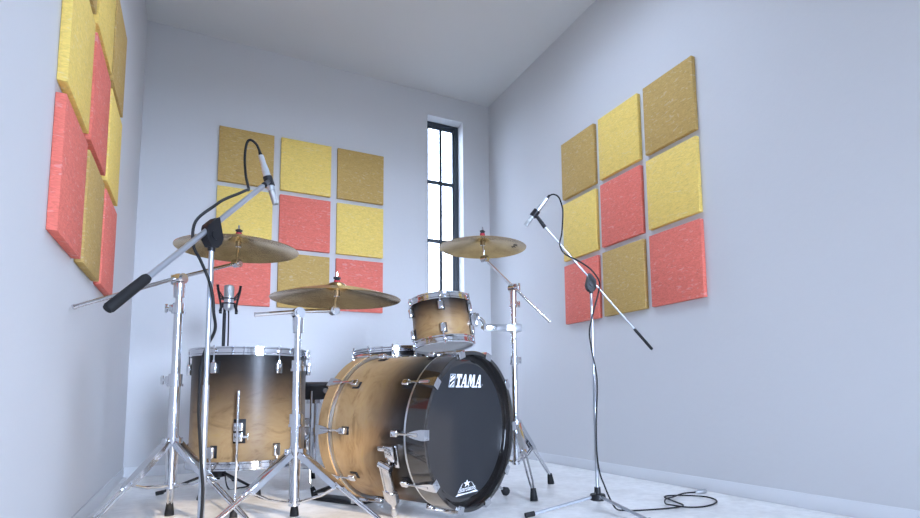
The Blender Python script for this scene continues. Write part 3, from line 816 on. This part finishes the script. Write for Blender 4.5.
# right overhead
RA, RB = (1.214, 1.824, 1.233), (1.141, 1.875, 1.126)
rs_ = mic_stand((1.398, 1.797), .056, .292, (172, -88, 52), (.893), .022, 1.95, 2.335, (1.205, 1.842, 1.127), 'slim boom microphone stand on the right, its tripod on bare floor', .0066, .0036, .72, M_tube)
mic, F, L = pencil_mic(RA, RB, 'silver pencil microphone on the right boom stand', .0098)
clip(rs_, F, L, L * .56, (1.205, 1.842, 1.127), .0104)
m = MB(); m.curve([(1.221, 1.816, 1.243), (1.230, 1.803, 1.245), (1.243, 1.790, 1.235), (1.252, 1.784, 1.212), (1.260, 1.783, 1.174), (1.263, 1.797, 1.093), (1.257, 1.805, 1.045), (1.276, 1.800, 1.008), (1.328, 1.776, .977), (1.371, 1.757, .943), (1.402, 1.749, .899), (1.402, 1.754, .858), (1.376, 1.765, .76), (1.364, 1.772, .692), (1.380, 1.778, .61), (1.394, 1.772, .507), (1.391, 1.781, .352), (1.391, 1.785, .236), (1.398, 1.780, .151), (1.404, 1.762, .104), (1.420, 1.752, .055), (1.448, 1.748, .012), (1.485, 1.738, .0045), (1.52, 1.715, .0042), (1.638, 1.683, .0042), (1.717, 1.680, .0042), (1.749, 1.700, .0045), (1.756, 1.728, .006), (1.800, 1.840, .0045), (1.820, 1.872, .0042), (1.858, 1.880, .0042), (1.926, 1.840, .0042), (1.966, 1.775, .0042), (1.940, 1.700, .0042), (1.874, 1.652, .0042), (1.791, 1.633, .0042), (1.725, 1.649, .006), (1.684, 1.688, .0115), (1.699, 1.744, .0075), (1.755, 1.800, .0115), (1.830, 1.832, .0085), (1.920, 1.858, .0115), (1.990, 1.853, .010)], .0031, 6, 8)
cab = base('microphone_cable', (1.75, 1.75, 0), 'black cable from right pencil microphone, looped on the floor by the wall', 'cable')
part('cord', m, M_cable, cab)
m = MB(); p = V((1.985, 1.8535, .0110)); d = V((1, -.06, 0)).normalized(); m.tube([p, p + d * .014, p + d * .018, p + d * .058, p + d * .060], [.0055, .0075, .0098, .0098, .0088], 16)
part('plug', m, M_steel, cab)

# studio condenser microphone behind the floor tom
SM = V((.140, 3.225, 0))
ss = base('microphone_stand', (.122, 3.232, 0), 'black straight microphone stand behind the floor tom', 'microphone stand')
sx, sy = .122, 3.232
m = MB(); m.cyl((sx, sy, .05), (sx, sy, .90), .0082, n=18); part('pole', m, M_black, ss)
m = MB(); m.lathe([(0, .15), (.016, .15), (.018, .10), (.034, .09), (.034, .065), (0, .055)], Matrix.Translation((sx, sy, 0)), 28); part('base_hub', m, M_black, ss)
for az in (190, 310, 70):
    d = V((math.cos(R(az)), math.sin(R(az)), 0)); p1 = V((sx, sy, .010)) + d * .26
    m = MB(); m.tube([V((sx, sy, .09)) + d * .02, p1], .0065, 10); lg = part('leg', m, M_black, ss)
    m = MB(); m.cyl(p1 - d * .02 + V((0, 0, .004)), p1 + d * .012, .0098, n=12); part('rubber_foot', m, M_rubber, lg)
zc_ = .985
m = MB()
for z_, r_ in ((zc_ - .038, .036), (zc_ - .012, .036)):
    m.lathe([(r_ + .003, z_ - .003), (r_ + .003, z_ + .003), (r_ - .003, z_ + .003), (r_ - .003, z_ - .003)], Matrix.Translation(SM), 32, close=True)
for k in range(4):
    a = R(45 + 90 * k + math.degrees(math.atan2(SM.y, SM.x))); d = V((math.cos(a), math.sin(a), 0)); c = V((SM.x, SM.y, 0))
    m.tube([c + d * .054 + V((0, 0, zc_ - .085)), c + d * .050 + V((0, 0, zc_ - .060)), c + d * .058 + V((0, 0, zc_ - .02)), c + d * .074 + V((0, 0, zc_ + .040)), c + d * .076 + V((0, 0, zc_ + .052))], [.0075, .0052, .0048, .0058, .007], 8)
    m.tube([c + d * .034 + V((0, 0, zc_ - .012)), c + d * .070 + V((0, 0, zc_ + .025))], .003, 6)
    m.tube([c + d * .034 + V((0, 0, zc_ - .038)), c + d * .052 + V((0, 0, zc_ - .070))], .003, 6)
m.tube([V((sx, sy, .895)), V((sx, sy, .93)), V((SM.x - .035, SM.y + .01, zc_ - .04))], .007, 8)
part('shock_mount', m, M_black, ss)
mc = base('microphone', (SM.x, SM.y, zc_ - .07), 'fat silver studio microphone in a black shock mount behind the floor tom', 'microphone')
m = MB(); m.lathe([(0, zc_ - .072), (.014, zc_ - .072), (.019, zc_ - .066), (.0235, zc_ - .058), (.0235, zc_ - .002), (0, zc_ - .002)], Matrix.Translation(SM), 32); part('body', m, M_silver, mc)
m = MB(); m.lathe([(0, zc_ - .002), (.0245, zc_ - .002), (.0245, zc_ + .048), (.022, zc_ + .058), (.012, zc_ + .063), (0, zc_ + .064)], Matrix.Translation(SM), 32); part('grille', m, M_grille, mc)
m = MB(); m.curve([(SM.x, SM.y, zc_ - .0725), (SM.x + .002, SM.y, zc_ - .12), (SM.x + .004, SM.y - .004, .60), (SM.x + .003, SM.y, .25), (SM.x + .02, SM.y - .03, .02), (SM.x + .08, SM.y - .03, .0045), (SM.x + .16, SM.y + .04, .0045)], .0034, 6, 8)
single('microphone_cable', m, M_cable, 'thin black cable hanging from the studio microphone behind the floor tom', 'cable')

# ------------------------------------------------------------------ light
w = bpy.data.worlds.new('sky'); scn.world = w; w.use_nodes = True
nt = w.node_tree
bg = nt.nodes['Background']
# hazy daylight: an even pale blue sky, brighter in the quarter of the sky the front wall looks out on
SKY, GLOW = 19.5, 98.0
tc = N(nt, 'ShaderNodeTexCoord')
dt = N(nt, 'ShaderNodeVectorMath', operation='DOT_PRODUCT'); dt.inputs[1].default_value = V((.10, -.97, .12)).normalized()
nt.links.new(tc.outputs['Generated'], dt.inputs[0])
mxm = N(nt, 'ShaderNodeMath', operation='MAXIMUM'); mxm.inputs[1].default_value = 0
pw = N(nt, 'ShaderNodeMath', operation='POWER'); pw.inputs[1].default_value = 22
ml = N(nt, 'ShaderNodeMath', operation='MULTIPLY_ADD'); ml.inputs[1].default_value = GLOW; ml.inputs[2].default_value = SKY
nt.links.new(dt.outputs['Value'], mxm.inputs[0]); nt.links.new(mxm.outputs[0], pw.inputs[0]); nt.links.new(pw.outputs[0], ml.inputs[0])
nt.links.new(ml.outputs[0], bg.inputs['Strength'])
bg.inputs['Color'].default_value = (.595, .735, 1.0, 1)
def light(name, kind, loc, direction, **kw):
    l = bpy.data.lights.new(name, kind); o = bpy.data.objects.new(name, l); COL.objects.link(o)
    o.location = loc
    o.rotation_euler = V(direction).to_track_quat('-Z', 'Y').to_euler()
    for k, v in kw.items(): setattr(l, k, v)
    return o
sd = V((-.17, 1.0, -.378)).normalized()
light('sun', 'SUN', (.6, -6, 5), sd, energy=5.5, angle=R(1.0), color=(1.0, .80, .56))
for nm, loc, dr, sx_, sy_ in (('portal_front', ((FX0 + FX1) / 2, YF - .17, (FZ0 + FZ1) / 2), (0, 1, 0), FX1 - FX0, FZ1 - FZ0),
                              ('portal_roof', ((KX0 + KX1) / 2, (KY0 + KY1) / 2, ZC + KH + .01), (0, 0, -1), KX1 - KX0, KY1 - KY0),
                              ('portal_back', ((WX0 + WX1) / 2, YB + .17, (WZ0 + WZ1) / 2), (0, -1, 0), WX1 - WX0, WZ1 - WZ0)):
    o = light(nm, 'AREA', loc, dr, shape='RECTANGLE', size=sx_, size_y=sy_)
    o.data.cycles.is_portal = True

# ------------------------------------------------------------------ camera
FPX, CX, CY, PITCH, YAW, ROLL = 563.06, 496.29, 335.36, .1055, .4911, .0141
cam = bpy.data.cameras.new('camera'); co = bpy.data.objects.new('camera', cam); COL.objects.link(co)
cam.sensor_fit = 'HORIZONTAL'; cam.sensor_width = 36; cam.lens = FPX * 36 / 920
cam.shift_x = -(CX - 460) / 920; cam.shift_y = (CY - 259) / 920
cam.clip_start = .02
c, s = math.cos(YAW), math.sin(YAW); Ry = Matrix(((c, -s, 0), (s, c, 0), (0, 0, 1)))
c, s = math.cos(PITCH), math.sin(PITCH); Rp = Matrix(((1, 0, 0), (0, c, s), (0, -s, c)))
c, s = math.cos(ROLL), math.sin(ROLL); Rr = Matrix(((c, 0, -s), (0, 1, 0), (s, 0, c)))
W2C = Rr @ Rp @ Ry                           # rows: right, forward, up
rt_, fw_, up_ = W2C[0], W2C[1], W2C[2]
mm = Matrix((rt_, up_, -fw_)).transposed().to_4x4(); mm.translation = (0, 0, .4541)
co.matrix_world = mm
scn.camera = co

vs = scn.view_settings
vs.view_transform = 'Standard'; vs.look = 'None'; vs.gamma = 1; vs.use_curve_mapping = False
vs.exposure = 0.07
